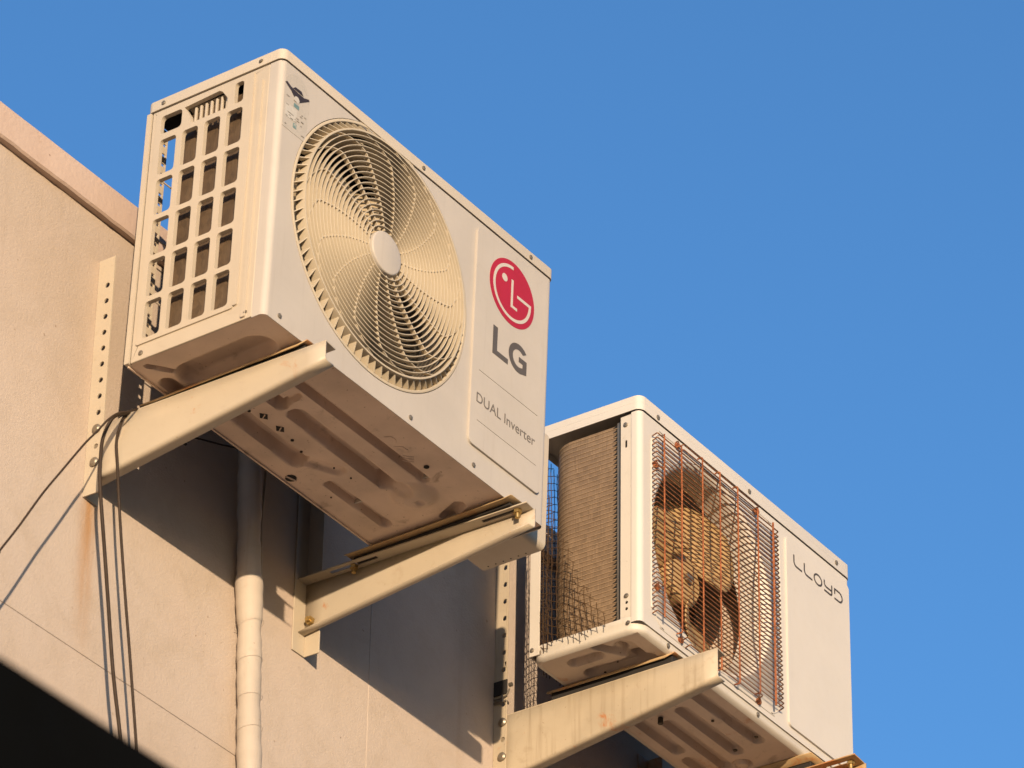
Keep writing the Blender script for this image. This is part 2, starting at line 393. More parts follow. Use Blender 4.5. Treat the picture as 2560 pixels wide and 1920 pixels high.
aw = tag(empty('assumed_awning', (-4.6, YW, -2.0)), 'near-black foreground edge, shade put into its colour, jutting into the bottom left corner', 'assumed_awning')  # foreground object of unknown kind, its shade painted as near-black
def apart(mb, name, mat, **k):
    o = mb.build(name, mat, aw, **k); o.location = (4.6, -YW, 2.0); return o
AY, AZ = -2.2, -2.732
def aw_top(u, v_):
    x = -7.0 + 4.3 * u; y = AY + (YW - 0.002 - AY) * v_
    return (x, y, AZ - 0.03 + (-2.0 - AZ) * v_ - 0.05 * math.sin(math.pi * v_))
apart(MB().grid(aw_top, 12, 14), 'cloth', 'assumed_awning', solid=0.004)
apart(MB().box(-7.0, -2.7, AY - 0.006, AY - 0.0025, AZ - 0.25, AZ), 'valance', 'assumed_awning')
apart(MB().tube([(-7.0, AY + 0.02, AZ - 0.05), (-2.7, AY + 0.02, AZ - 0.05)], 0.015, 8), 'front_bar', 'assumed_awning')
for x in (-6.95, -2.75): apart(MB().tube([(x, AY + 0.03, AZ - 0.06), (x, YW - 0.005, -2.75)], 0.012, 8), 'arm', 'assumed_awning')

# ------------------------------------------------------------------ outdoor unit with round grille
W, D, H = 0.770, 0.2888, 0.5331
CX, CZ, CR = 0.286, 0.281, 0.2425
ac = tag(empty('outdoor_unit'), 'cream outdoor unit with round slatted fan grille and red round emblem, nearest the camera', 'air conditioner', 'outdoor air conditioner units')
rv = Vector((0.003514460935586054, 0.027114687117862957, -0.028259107005378217))
ac.rotation_euler = Matrix.Rotation(rv.length, 3, rv.normalized()).to_euler()

mb = MB()
rc = 0.011
mb.plate(rrect(rc, W - rc, 0.0, 0.5105, 0.0005, 1), [circ(CX, CZ, CR, 96)], front, 0.0, 0.0014)
def corner(mb, cx, cy, r, a0, a1, z0, z1, tail=(), head=(), k=8):
    pts = list(head) + [(cx + r * math.cos(R(a0 + (a1 - a0) * i / k)), cy + r * math.sin(R(a0 + (a1 - a0) * i / k))) for i in range(k + 1)] + list(tail)
    q = len(pts)
    mb.add([(x, y, z) for z in (z0, z1) for x, y in pts], [(i, i + 1, q + i + 1, q + i) for i in range(q - 1)])
corner(mb, rc, rc, rc, 270, 180, 0.0, 0.5105, tail=[(0.0, 0.0262), (0.003, 0.0262)])
corner(mb, W - rc, rc, rc, 270, 360, 0.0, 0.5105, tail=[(W, D)])
mb.build('front_panel', 'lg_front', ac, smooth=40)
mb = MB().plate(rrect(-0.0022, W + 0.0022, -0.0022, D + 0.002, 0.013), [], flat, 0.5128, H)
mb.build('lid', 'lg_lid', ac, bevel=0.0055, seg=4)
MB().box(0.003, W - 0.003, 0.003, D - 0.003, 0.508, 0.5127).build('lid_seam', 'dark', ac)

# side panel with its openings
sp = MB().plate([(0.0268, 0.003), (0.2775, 0.003), (0.2775, 0.5105), (0.0268, 0.5105)], [rrect(0.0685, 0.264, 0.0365, 0.502, 0.004)], side, 0.0, 0.004)
side_panel = sp.build('side_panel', 'lg_plastic', ac, bevel=0.0012)
rows = [(0.443 - 0.0823 * i, 0.371 - 0.0823 * i) for i in range(5)]
cols = [(0.0775, 0.1115), (0.1248, 0.1590), (0.1725, 0.2065), (0.2195, 0.2550)]
holes = [rrect(a, b_, z1, z0, 0.0065, 4) for z0, z1 in rows for a, b_ in cols]
holes.append(rrect(0.0785, 0.0975, 0.4545, 0.4970, 0.0055, 4))
holes.append([(0.206, 0.4925), (0.131, 0.4965), (0.124, 0.4915), (0.1125, 0.4745), (0.1125, 0.4560), (0.1155, 0.4535), (0.186, 0.4535), (0.190, 0.456), (0.1925, 0.470)])
holes.append(rrect(0.2105, 0.2560, 0.4560, 0.4930, 0.007, 4))
gr = MB().plate(rrect(0.0660, 0.2670, 0.0325, 0.5050, 0.004), holes, side, -0.0028, 0.0062)
gr.build('side_grid', 'lg_plastic', side_panel, bevel=0.0014)
for i in range(7):
    y = 0.1185 + i * 0.0112
    MB().box(0.0050, 0.0095, y, y + 0.0040, 0.450, 0.4900).build('slat', 'lg_plastic', side_panel, bevel=0.0006)
MB().grid(lambda u, v_: (0.012 + 0.030 * math.sin(v_ * math.pi / 2), 0.110 + 0.098 * u, 0.4985 - 0.030 * (1 - math.cos(v_ * math.pi / 2))), 4, 8).build('grip_scoop', 'lg_plastic', side_panel, solid=0.0015)
for y in (0.0625, 0.0435):
    z0_, z1_ = (0.036, 0.506) if y > 0.05 else (0.006, 0.484)
    MB().plate(rrect(y - 0.0055, y + 0.0035, z0_, z1_, 0.003), [], side, -0.0036, 0.001).build('rib', 'lg_plastic', side_panel, bevel=0.0022, seg=3)
MB().plate(rrect(0.2790, 0.2888, 0.003, 0.5105, 0.002), [], side, -0.0028, 0.010).build('back_corner_post', 'lg_plastic', ac, bevel=0.0025, seg=3)
MB().box(0.0015, 0.008, 0.2770, 0.2795, 0.004, 0.510).build('post_seam', 'dark', ac)
MB().box(W - 0.0015, W, 0.0120, D, 0.0, 0.5105).build('right_side_panel', 'lg_front', ac)
# slotted strip and back guard seen through the openings
strip = MB().plate([(0.001, 0.01), (0.051, 0.01), (0.051, 0.505), (0.001, 0.505)], [rrect(0.038, 0.048, 0.02 + 0.0205 * i, 0.0265 + 0.0205 * i, 0.002, 2) for i in range(23)], front, D - 0.0035, D - 0.001)
strip.build('slotted_back_strip', 'lg_plastic', ac)
for z in (0.04, 0.16, 0.28, 0.40):
    MB().tube([(0.036, D - 0.004, z), (0.70, D - 0.004, z)], 0.0016, 6).build('back_guard_bar', 'lg_plastic', ac)

# pressed base pan
feats = [(0.183, .083, .540, .084, .011, .009), (.270, .143, .515, .146, .019, .013), (.150, .223, .378, .228, .021, .013), (.469, .228, .617, .224, .012, .008),
         (.140, .141, .230, .147, .015, .011), (.230, .147, .225, .110, .010, .006), (.390, .215, .440, .190, .016, .004), (.515, .150, .545, .125, .014, .004),
         (.078, .075, .082, .205, .036, .014), (.080, .262, .130, .262, .016, .012), (.022, .259, .062, .228, .006, .007),
         (.572, .128, .572, .130, .044, -.0065), (.572, .125, .572, .127, .026, -.0022), (.578, .118, .578, .119, .009, .002), (.690, .080, .690, .220, .030, .012), (.640, .085, .655, .120, .014, .008)]
pan = pan_mb(0.004, W - 0.004, 0.0035, D - 0.003, 0.0035, feats, 260, 110).build('base_pan', 'pan', ac, smooth=50)
MB().plate(rrect(0.004, W - 0.004, D - 0.005, D - 0.002, 0.001, 1), [], flat, 0.0005, 0.03).build('pan_rear_rim', 'pan', ac)
for x, y in ((.241, .191), (.286, .192)):
    MB().prism([(x - .011, y, .0025), (x, y - .008, .0025), (x + .011, y, .0025), (x, y + .008, .0025)], (0, 0, .0015)).build('painted_drain_hole', 'dark', pan)  # dark plate painted in place of an open hole
    MB().tube([(x - .004, y - .006, .0022), (x + .004, y + .006, .0022)], 0.0011, 5).build('hole_burr', 'pan', pan)
for x, y, r in ((.415, .270, .010), (.511, .057, .005), (.215, .201, .003), (.324, .196, .003), (.36, .205, .0025), (.43, .19, .0015), (.50, .25, .0015), (.47, .185, .0018)):
    MB().disc((x, y, .0042), (0, 0, -1), r, .0022, 10).build('painted_drain_hole', 'dark', pan)  # near-black discs drawn for the shade of open holes
MB().tube([(.405, .272, .0015), (.425, .266, .0015)], 0.0016, 5).build('hole_burr', 'pan', pan)
for pts in ([(.400, .062), (.404, .052), (.416, .050), (.424, .056)], [(.432, .066), (.440, .054), (.452, .053)], [(.462, .070), (.476, .057)], [(.468, .074), (.482, .061)], [(.474, .079), (.488, .066)]):
    MB().tube([(x, y, .0036) for x, y in pts], 0.0011, 5).build('stamped_mark', 'pan', pan)

# feet rails with added black strips that darken the gap above the arm
def foot(parent, x0, x1, lip, y0, y1, mat, side_sign):
    k = MB()
    if side_sign < 0: prof = [(x1, -0.001), (x0 + 0.004, -0.001), (x0, -0.004), (x0, -lip)]
    else: prof = [(x0, -0.001), (x1 - 0.004, -0.001), (x1, -0.004), (x1, -lip)]
    ys = [y0, y0 + 0.02, y1 - 0.03, y1]; q = len(prof)
    sc_ = [0.35, 1, 1, 0.8]
    k.add([(x, y, -0.001 + (z + 0.001) * s_) for y, s_ in zip(ys, sc_) for x, z in prof], [(i * q + j, i * q + j + 1, (i + 1) * q + j + 1, (i + 1) * q + j) for i in range(3) for j in range(q - 1)])
    return k.build('foot', mat, parent, solid=0.0016, smooth=40)
foot(ac, 0.0965, 0.135, 0.0072, -0.012, 0.336, 'foot', -1)
foot(ac, 0.652, 0.705, 0.0050, -0.016, 0.338, 'foot', -1)
MB().box(0.104, 0.128, -0.002, 0.330, -0.0187, -0.0028).build('gap_shade_strip', 'tape_gap_black', ac, bevel=0.001)
MB().box(0.668, 0.690, -0.002, 0.330, -0.0082, -0.0028).build('gap_shade_strip', 'tape_gap_black', ac, bevel=0.001)

# coil
def coil_mb(pts, t, z0, z1):
    P = [Vector((x, y)) for x, y in pts]; outs, ins = [], []
    for i in range(len(P)):
        d = (P[min(i + 1, len(P) - 1)] - P[max(i - 1, 0)]).normalized(); nn = Vector((d.y, -d.x))
        outs.append(P[i]); ins.append(P[i] + nn * t)
    q = len(P); loop = outs + ins[::-1]; L = len(loop)
    k = MB(); k.add([(p.x, p.y, z) for z in (z0, z1) for p in loop], [(i, (i + 1) % L, L + (i + 1) % L, L + i) for i in range(L)])
    k.add([(p.x, p.y, z) for z in (z0, z1) for p in outs + ins], [f for b0 in (0, 2 * q) for f in [(b0 + i, b0 + i + 1, b0 + q + i + 1, b0 + q + i) for i in range(q - 1)]])
    return k
def coil_path(x0, y0, ya, r, x1):
    pts = [(x0, y0), (x0, (y0 + ya) / 2), (x0, ya)]
    pts += [(x0 + r - r * math.cos(R(9 * i)), ya + r * math.sin(R(9 * i))) for i in range(1, 11)]
    return pts + [(x1, ya + r)]
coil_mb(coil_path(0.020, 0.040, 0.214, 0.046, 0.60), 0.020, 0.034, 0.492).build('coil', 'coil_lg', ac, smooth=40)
MB().box(0.545, 0.548, 0.02, 0.26, 0.01, 0.505).build('partition', 'lg_front', ac)
pipe = smooth_path([(0.046, 0.246, 0.49), (0.040, 0.236, 0.478), (0.034, 0.222, 0.478), (0.030, 0.212, 0.468), (0.030, 0.211, 0.45)], 5)
MB().tube(pipe, 0.006, 8).build('copper_bend', 'brass', ac)

# fan behind the grille
fan = MB().lathe([(0.0, 0.028), (0.040, 0.030), (0.047, 0.040), (0.047, 0.085), (0.0, 0.085)], CX, CZ, 32, closed=False).build('fan', 'fan_lg', ac)
bm_ = blade_mb(0.040, 0.205, R(96), R(22), 0.075)
b0 = bm_.build('blade', 'fan_lg', fan, solid=0.0022, smooth=60); b0.location = (CX, 0.062, CZ)
for i in range(3):
    o = b0 if i == 0 else b0.copy()
    if i: col.objects.link(o); o.parent = fan
    o.rotation_euler = (0, -R(150 + 120 * i), 0)
MB().lathe([(0.2225, 0.024), (0.2210, 0.075), (0.2190, 0.075), (0.2205, 0.024)], CX, CZ, 72).build('fan_shroud', 'lg_plastic', ac)
MB().disc((CX, 0.085, CZ), (0, 1, 0), 0.055, 0.10, 20).build('fan_motor', 'motor', ac)

# round grille: rim, fins, rings, ribs, hub
grille = MB().lathe([(0.2412, -0.0004), (0.2400, -0.0010), (0.2365, -0.0008), (0.2355, 0.0010), (0.2350, 0.0120), (0.2412, 0.0120)], CX, CZ, 96).build('fan_grille', 'grille', ac)
r_o = 0.2190; YF = -0.0125
ringr = [0.0485 + (r_o - 0.0485) * i / 18 for i in range(19)]
for i, r in enumerate(ringr):
    wd = 0.0008 if i < 18 else 0.0016; dp = 0.0075 if i < 18 else 0.019
    yf = YF - 0.0015 * (1 - (r / r_o) ** 2)
    MB().lathe([(r - wd, yf + 0.0004), (r, yf), (r + wd, yf + 0.0004), (r + wd, yf + dp), (r - wd, yf + dp)], CX, CZ, 84).build('ring', 'grille', grille)
fin = MB()
fin.add([(r_o - 0.0005, y, z) for y, z in ()], [])
NF = 78
p_ = [(r_o - 0.001, YF + 0.002), (0.2350, -0.0005), (0.2350, 0.0085), (r_o - 0.001, 0.0075)]
sk = R(2.6)
vs_ = []
for sgn in (-1, 1):
    for (r, y) in p_:
        a = sgn * 0.0009 / r + sk * ((r - r_o) / 0.0160)
        vs_.append((r * math.cos(a), y, r * math.sin(a)))
fin.add(vs_, [(0, 1, 2, 3), (7, 6, 5, 4), (0, 4, 5, 1), (1, 5, 6, 2), (2, 6, 7, 3), (3, 7, 4, 0)])
f0 = fin.build('fin', 'grille', grille); f0.location = (CX, 0, CZ)
for i in range(NF):
    o = f0 if i == 0 else f0.copy()
    if i: col.objects.link(o); o.parent = grille
    o.rotation_euler = (0, -2 * math.pi * i / NF, 0)
NR = 16
def rib_mesh():
    k = MB(); N = 26; vs_ = []
    for i in range(N):
        r = 0.043 + (r_o - 0.043) * i / (N - 1)
        a = R(15) * (r - 0.043) / 0.15 + R(17) * max(0, (r - 0.178) / (r_o - 0.178)) ** 1.6
        for s_, y in ((-1, -0.0108), (1, -0.0108), (1, -0.0030), (-1, -0.0030)):
            aa = a + s_ * 0.0013 / r
            vs_.append((r * math.cos(aa), y, r * math.sin(aa)))
    fs = [(i * 4 + j, i * 4 + (j + 1) % 4, (i + 1) * 4 + (j + 1) % 4, (i + 1) * 4 + j) for i in range(N - 1) for j in range(4)]
    return k.add(vs_, fs + [(0, 1, 2, 3), tuple((N - 1) * 4 + j for j in (3, 2, 1, 0))])
rb0 = rib_mesh().build('rib', 'grille', grille, smooth=60); rb0.location = (CX, 0, CZ)
for i in range(NR):
    o = rb0 if i == 0 else rb0.copy()
    if i: col.objects.link(o); o.parent = grille
    o.rotation_euler = (0, -2 * math.pi * (i + 0.35) / NR, 0)
MB().lathe([(0.0, -0.0140), (0.0365, -0.0140), (0.0388, -0.0134), (0.0395, -0.0120), (0.0395, -0.003), (0.0, -0.003)], CX, CZ, 48, closed=False).build('hub', 'lg_front', grille, smooth=50)

# raised panel with emblem and printing
MB().plate(rrect(0.5440, 0.7480, 0.0520, 0.4960, 0.012, 8), [], front, -0.0042, 0.0).build('raised_panel', 'lg_front', ac, bevel=0.0040, seg=4)
YP = -0.0042
LX, LZ, LR = 0.6475, 0.4125, 0.0655
em = MB().plate(circ(LX, LZ, LR, 64), [], front, YP - 0.0005, YP - 0.0001).build('emblem', 'red', ac)
def mark(name, pts, mat, parent, y=None, t=0.0003):
    y = YP - 0.0006 if y is None else y
    return MB().plate(pts, [], front, y - t, y).build(name, mat, parent)
RA = 0.0525
arc = [(LX + RA * math.cos(R(a)), LZ + RA * math.sin(R(a))) for a in range(89, 359, 6)] + [(LX + RA, LZ + 0.0012)]
mark('emblem_mark', stroke(arc + [(0.6624, LZ + 0.0012)], 0.0062), 'badge_white', em)
mark('emblem_mark', stroke([(0.6472, 0.4410), (0.6472, 0.3858), (0.6630, 0.3858)], 0.0058), 'badge_white', em)
mark('emblem_mark', circ(0.6245, 0.4335, 0.0078, 24), 'badge_white', em)
YL = YP - 0.0001
mark('letter', [(0.5985, 0.3200), (0.5985, 0.2615), (0.6435, 0.2615), (0.6435, 0.2725), (0.6115, 0.2725), (0.6115, 0.3200)], 'ink', ac, YL)
gx, gz, ro, ri = 0.6740, 0.2912, 0.0292, 0.0172
go = [(gx + ro * math.cos(R(a)), gz + ro * math.sin(R(a))) for a in range(42, 300, 6)]
gi = [(gx + ri * math.cos(R(a)), gz + ri * math.sin(R(a))) for a in range(300, 42, -6)]
gpoly = go + [(0.6975, 0.2680), (0.6975, 0.2955), (0.6745, 0.2955), (0.6745, 0.2850), (0.6860, 0.2850), (0.6860, 0.2775)] + gi[1:]
mark('letter', gpoly, 'ink', ac, YL)
text_mb('DUAL Inverter', 0.5600, 0.7290, 0.1405, 0.1600, YL - 0.0002).build('lettering', 'dual_ink', ac)
for z in (0.2065, 0.1050):
    MB().tube([(0.5635, YP - 0.0001, z), (0.7335, YP - 0.0001, z)], 0.0005, 6).build('trim_line', 'ink_lines', ac)
# label on the front corner
st_ = [(0.0095, 0.380), (0.0715, 0.380), (0.0750, 0.440), (0.0750, 0.462)] + [(0.042 + 0.033 * math.cos(R(a)), 0.466 + 0.033 * math.sin(R(a))) for a in range(0, 181, 12)] + [(0.0090, 0.462)]
stk = MB().plate(st_, [], front, -0.0005, -0.0001).build('label_sticker', 'sticker', ac)
YS = -0.0006
mark('label_print', [(0.0092, 0.4690), (0.0150, 0.4650), (0.0260, 0.4600), (0.0386, 0.4490), (0.0476, 0.4475), (0.0745, 0.4670), (0.0720, 0.4705), (0.0600, 0.4655), (0.0420, 0.4660), (0.0250, 0.4680), (0.0140, 0.4725)], 'sticker_dark', stk, YS)
mark('label_print', [(0.030, 0.4680), (0.036, 0.4735), (0.052, 0.4740), (0.058, 0.4670)], 'sticker_dark', stk, YS - 0.0002)
mark('label_print', circ(0.0415, 0.4500, 0.0068, 18), 'sticker_pale', stk, YS - 0.0003)
mark('label_print', rrect(0.0350, 0.0490, 0.4330, 0.4410, 0.001, 2), 'sticker_teal', stk, YS)
mark('label_print', rrect(0.0365, 0.0455, 0.3915, 0.4010, 0.001, 2), 'sticker_teal', stk, YS)
mark('label_print', stroke([(0.038, 0.396), (0.041, 0.399), (0.0445, 0.395)], 0.0014), 'sticker_pale', stk, YS - 0.0003)
mark('label_print', rrect(0.0140, 0.0440, 0.4030, 0.4300, 0.001, 2), 'sticker_pale', stk, YS)
rnd = random.Random(11)
for i in range(26):
    x = rnd.uniform(0.014, 0.064); z = rnd.choice([0.387, 0.4045, 0.409, 0.4135, 0.418, 0.4225, 0.427, 0.4445]); L_ = rnd.uniform(0.003, 0.009)
    mark('label_print', [(x, z), (x + L_, z), (x + L_, z + 0.0013), (x, z + 0.0013)], 'ink_lines', stk, YS - 0.0003)
# screws
for x, z in ((.038, .015), (.389, .014), (.565, .016), (.735, .016)): screw(ac, (x, -0.0002, z))
for x in (.385, .70): screw(ac, (x, -0.0025, .5215), r=0.004)
for y, z in ((.040, .015), (.256, .016)): screw(ac, (-0.0002, y, z), 'side')
for y in (.045, .254): screw(ac, (-0.0024, y, .5225), 'side', r=0.004)
# service valve cover on the far end
vc = MB().plate(rrect(0.040, 0.178, 0.001, 0.240, 0.012), [], side, W, W + 0.060)
vc.build('valve_cover', 'lg_plastic', ac, bevel=0.008, seg=4)
for i in range(6): MB().disc((W + 0.052, 0.075 + 0.016 * i, 0.0012), (0, 0, -1), 0.0014, 0.0006, 8).build('painted_vent_hole', 'dark', ac)  # dark discs paint the holes, nothing is cut

# ------------------------------------------------------------------ outdoor unit with rusted wire guard
W2, D2, H2 = 0.7427, 0.2382, 0.4904
L2O = (1.18235, 0.05, 0.00285)
ll = tag(empty('outdoor_unit', L2O), 'white outdoor unit with rusted wire fan guard and open side showing its coil', 'air conditioner', 'outdoor air conditioner units')
FX, FZ, FR = 0.246, 0.240, 0.2055
mb = MB()
mb.plate(rrect(rc, W2 - rc, 0.018, 0.4585, 0.0005, 1), [circ(FX, FZ, FR, 96)], front, 0.0, 0.0014)
corner(mb, rc, rc, rc, 270, 180, 0.018, 0.4585, tail=[(0.0, 0.0195), (0.004, 0.0195)])
corner(mb, W2 - rc, rc, rc, 270, 360, 0.018, 0.4585, tail=[(W2, D2)])
mb.build('front_panel', 'll_paint', ll, smooth=40)
# pressed surround of the fan opening, a slim raised bead
bead = smooth_path([(x, -0.0002, z) for x, z in rrect(0.036, 0.482, 0.030, 0.444, 0.055, 6)], 2)
MB().tube(bead + [bead[0]], 0.0013, 6).build('pressed_bead', 'll_paint', ll)
MB().plate(rrect(0.5020, 0.7330, 0.0340, 0.4410, 0.010, 8), [], front, -0.0042, 0.0).build('raised_panel', 'll_paint', ll, bevel=0.0040, seg=4)
# lid: top sheet with deep skirt
lid_o = rrect(-0.0025, W2 + 0.0025, -0.0025, D2 + 0.003, 0.015)
mb = MB().plate(lid_o, [], flat, 0.4760, H2)
mb.plate(lid_o, [rrect(-0.0010, W2 + 0.001, -0.0010, D2 + 0.0015, 0.014)], flat, 0.4608, 0.4762)
lid2 = mb.build('lid', 'll_paint', ll, bevel=0.006, seg=4)
# wrap-round flange behind the front corner
fl = MB().plate([(0.0200, 0.031), (0.0440, 0.031), (0.0440, 0.4560), (0.0200, 0.4570)], [circ(0.0325, 0.395, 0.0026, 10), rrect(0.030, 0.035, 0.388, 0.404, 0.0024, 3), circ(0.031, 0.0630, 0.0032, 12), circ(0.031, 0.0500, 0.0032, 12)][1:], side, 0.0025, 0.0040)
fl.build('corner_flange', 'll_side', ll)
MB().box(0.0042, 0.0090, 0.020, 0.0470, 0.035, 0.455).build('flange_shadow_gap', 'dark', ll)  # near-black box painted as the shadow behind the flange
# back post, an L angle
mb = MB().box(0.0, 0.0018, 0.2165, D2, 0.012, 0.4620); mb.box(0.0018, 0.030, D2 - 0.0018, D2, 0.012, 0.4620)
mb.build('back_post', 'll_side', ll, bevel=0.0006)
MB().box(W2 - 0.0015, W2, 0.0120, D2, 0.018, 0.4608).build('right_side_panel', 'll_paint', ll)
# base pan with rolled rim
def rim(levels, r):
    k = MB(); loops = [rrect(o_, W2 - o_, 0.002 + o_, D2 - o_, max(0.004, r - o_), 6) for o_, z in levels]; q = len(loops[0])
    k.add([(x, y, z) for lp, (o_, z) in zip(loops, levels) for x, y in lp], [(i * q + j, i * q + (j + 1) % q, (i + 1) * q + (j + 1) % q, (i + 1) * q + j) for i in range(len(levels) - 1) for j in range(q)])
    return k
base = rim([(0.008, 0.0305), (0.001, 0.0310), (0.0, 0.0290), (0.0, 0.0200), (0.0012, 0.0185), (0.0008, 0.0085), (0.0035, 0.0030), (0.0120, 0.0006)], 0.030).build('base_pan', 'll_side', ll, smooth=50)
feats2 = [(.200, .052, .470, .046, .014, .009), (.300, .102, .485, .101, .015, .009), (.330, .150, .530, .150, .015, .009), (.290, .193, .425, .193, .015, .009), (.470, .196, .60, .196, .014, .009), (.04, .06, .10, .06, .02, .008),
          (.045, .170, .045, .120, .014, .008), (.016, .104, .060, .075, .012, .008), (.095, .16, .10, .05, .020, .010), (.536, .120, .537, .120, .022, .006), (.536, .120, .537, .120, .016, -.008), (.62, .05, .62, .17, .02, .008)]
pan2 = pan_mb(0.0115, W2 - 0.0115, 0.0135, D2 - 0.0115, 0.0010, feats2, 240, 90).build('pan_underside', 'll_pan', base, smooth=50)
for x, y, r in ((.300, .150, .005), (.455, .040, .004), (.478, .100, .0045), (.08, .10, .002), (.10, .14, .0025), (.36, .075, .003)):
    MB().disc((x, y, -0.0002), (0, 0, -1), r, .012 if r == .005 else .0015, 10).build('pan_screw', 'motor', base)
foot(ll, 0.1020, 0.140, 0.0085, -0.006, 0.268, 'foot', -1)
foot(ll, 0.560, 0.612, 0.0085, -0.014, 0.268, 'foot', 1)
for x in (0.108, 0.585): MB().box(x, x + 0.022, 0.002, 0.262, -0.0252, -0.0028).build('gap_shade_strip', 'tape_gap_black', ll, bevel=0.001)  # added black strips in place of shade under the feet
# coil with rows
CP = coil_path(0.013, 0.0615, 0.158, 0.055, 0.50)
coil2 = coil_mb(CP, 0.022, 0.0315, 0.449).build('coil', 'coil_ll', ll, smooth=40)
rowsmb = MB(); teeth = MB()
for i in range(43):
    z = 0.038 + i * 0.00965
    path = []
    for (x, y) in CP[:-1]:
        path.append((x - 0.0010 * (1 if y < 0.2 else .4), y + (0.0008 if y > 0.18 else 0), z + random.uniform(-.0004, .0004)))
    path = [(path[0][0], 0.0540, z)] + path + [(0.14, 0.2135, z)]
    rowsmb.tube(path, 0.00055, 4)
    teeth.prism([(0.0124, 0.0560, z + 0.0010), (0.0124, 0.0560, z + 0.0088), (0.0124, 0.0680, z + 0.0018)], (0.0008, 0, 0))
tag(rowsmb.build('coil_row', 'coil_row', coil2), kind='stuff')
tag(teeth.build('painted_coil_gap', 'dark', coil2), kind='stuff')  # near-black wedges painted for shaded gaps along the coil edge
MB().box(0.0095, 0.0140, 0.0475, 0.0562, 0.032, 0.452).build('coil_end_plate', 'zinc', coil2)
MB().box(0.485, 0.488, 0.02, 0.20, 0.03, 0.455).build('partition', 'll_pan', ll)
# orifice, fan, motor
MB().lathe([(FR, 0.0010), (FR - 0.007, 0.004), (FR - 0.013, 0.013), (FR - 0.015, 0.030), (FR - 0.0155, 0.062), (FR - 0.0135, 0.062), (FR - 0.012, 0.020), (FR - 0.004, 0.006)], FX, FZ, 84).build('fan_orifice', 'll_paint', ll)
fan2 = MB().lathe([(0.0, 0.058), (0.046, 0.059), (0.053, 0.066), (0.055, 0.112), (0.0, 0.112)], FX, FZ, 32, closed=False).build('fan', 'fan_ll', ll)
bb = blade_mb(0.048, 0.186, R(94), R(24), 0.078, bow=0.004).build('blade', 'fan_ll', fan2, solid=0.0025, smooth=60); bb.location = (FX, 0.074, FZ)
for i in range(3):
    o = bb if i == 0 else bb.copy()
    if i: col.objects.link(o); o.parent = fan2
    o.rotation_euler = (0, -R(45 + 120 * i), 0)
MB().disc((FX, 0.0575, FZ), (0, -1, 0), 0.010, 0.008, 6).build('hub_nut', 'zinc', fan2)
MB().disc((FX, 0.112, FZ), (0, 1, 0), 0.05, 0.05, 20).build('fan_motor', 'motor', ll)
MB().box(FX - 0.02, FX + 0.02, 0.162, 0.170, 0.03, 0.45).build('motor_bracket', 'motor', ll)
# wire guard: frame wires across, ribs down
YG = -0.0125
def hwire(x0, x1, z, jit=0.0005):
    j = lambda: random.uniform(-jit, jit)
    return [(x0 + 0.0005, YG + 0.0110, z - 0.0030), (x0, YG + 0.0012, z + j()), (x0 + 0.0018, YG, z + j()), ((x0 + x1) / 2, YG + j(), z + j()), (x1 - 0.0015, YG, z + j()), (x1, YG + 0.0010, z + j()), (x1 + 0.0005, YG + 0.0112, z - 0.0030)]
guard = MB().tube(hwire(0.0375, 0.4595, 0.4235), 0.00130, 6).build('fan_guard', 'rust_wire', ll)
for i in range(1, 39):
    z = 0.4235 - i * 0.0098
    MB().tube(hwire(0.0375 + random.uniform(-.001, .001), 0.4595 + 0.00026 * i + random.uniform(-.001, .001), z), 0.00130, 6).build('wire', 'rust_wire', guard)
for x0, x1, z in ((0.1265, 0.3905, 0.4340), (0.1265, 0.3905, 0.4445), (0.1365, 0.3945, 0.0420), (0.1465, 0.3865, 0.0320)):
    MB().tube(hwire(x0, x1, z), 0.00130, 6).build('wire', 'rust_wire', guard)
YV = YG - 0.0022
for x, z1, z0, bend in ((.0581, .4300, .0450, 0), (.1165, .4350, .0435, 1), (.1887, .4465, .0305, 1), (.2493, .4465, .0305, 1), (.3116, .4465, .0305, 1), (.3825, .4350, .0435, 1), (.4370, .4320, .0410, 0)):
    p = [(x, YV, z1), (x + random.uniform(-.0006, .0006), YV, (z1 * 2 + z0) / 3), (x + random.uniform(-.0006, .0006), YV, (z1 + 2 * z0) / 3), (x, YV, z0)]
    if bend: p = [(x, YV + 0.0110, z1 + 0.001), (x, YV + 0.002, z1 + 0.0015)] + p + [(x, YV + 0.002, z0 - 0.0015), (x, YV + 0.0120, z0 - 0.001)]
    MB().tube(p, 0.0016 if x < 0.43 else 0.0021, 7).build('upright_wire', 'rust', guard)
for x, z, tx, tz in ((.121, .4435, .1165, .435), (.047, .363, .0581, .360), (.398, .4420, .3825, .435), (.052, .108, .0581, .112), (.130, .036, .1165, .0435), (.396, .034, .3825, .0435)):
    s_ = MB().disc((x, -0.0002, z), (0, -1, 0), 0.0062, 0.003, 14, 0.0015).build('guard_screw', 'rust', guard)
    MB().tube(smooth_path([(x - 0.006, -0.004, z + 0.003), (x, -0.0045, z + 0.0075), (x + 0.0065, -0.004, z), (x, -0.005, z - 0.0065), ((x + tx) / 2, -0.009, (z + tz) / 2 - 0.002), (tx, YG, tz)], 4), 0.0010, 6).build('hook', 'rust_wire', guard)
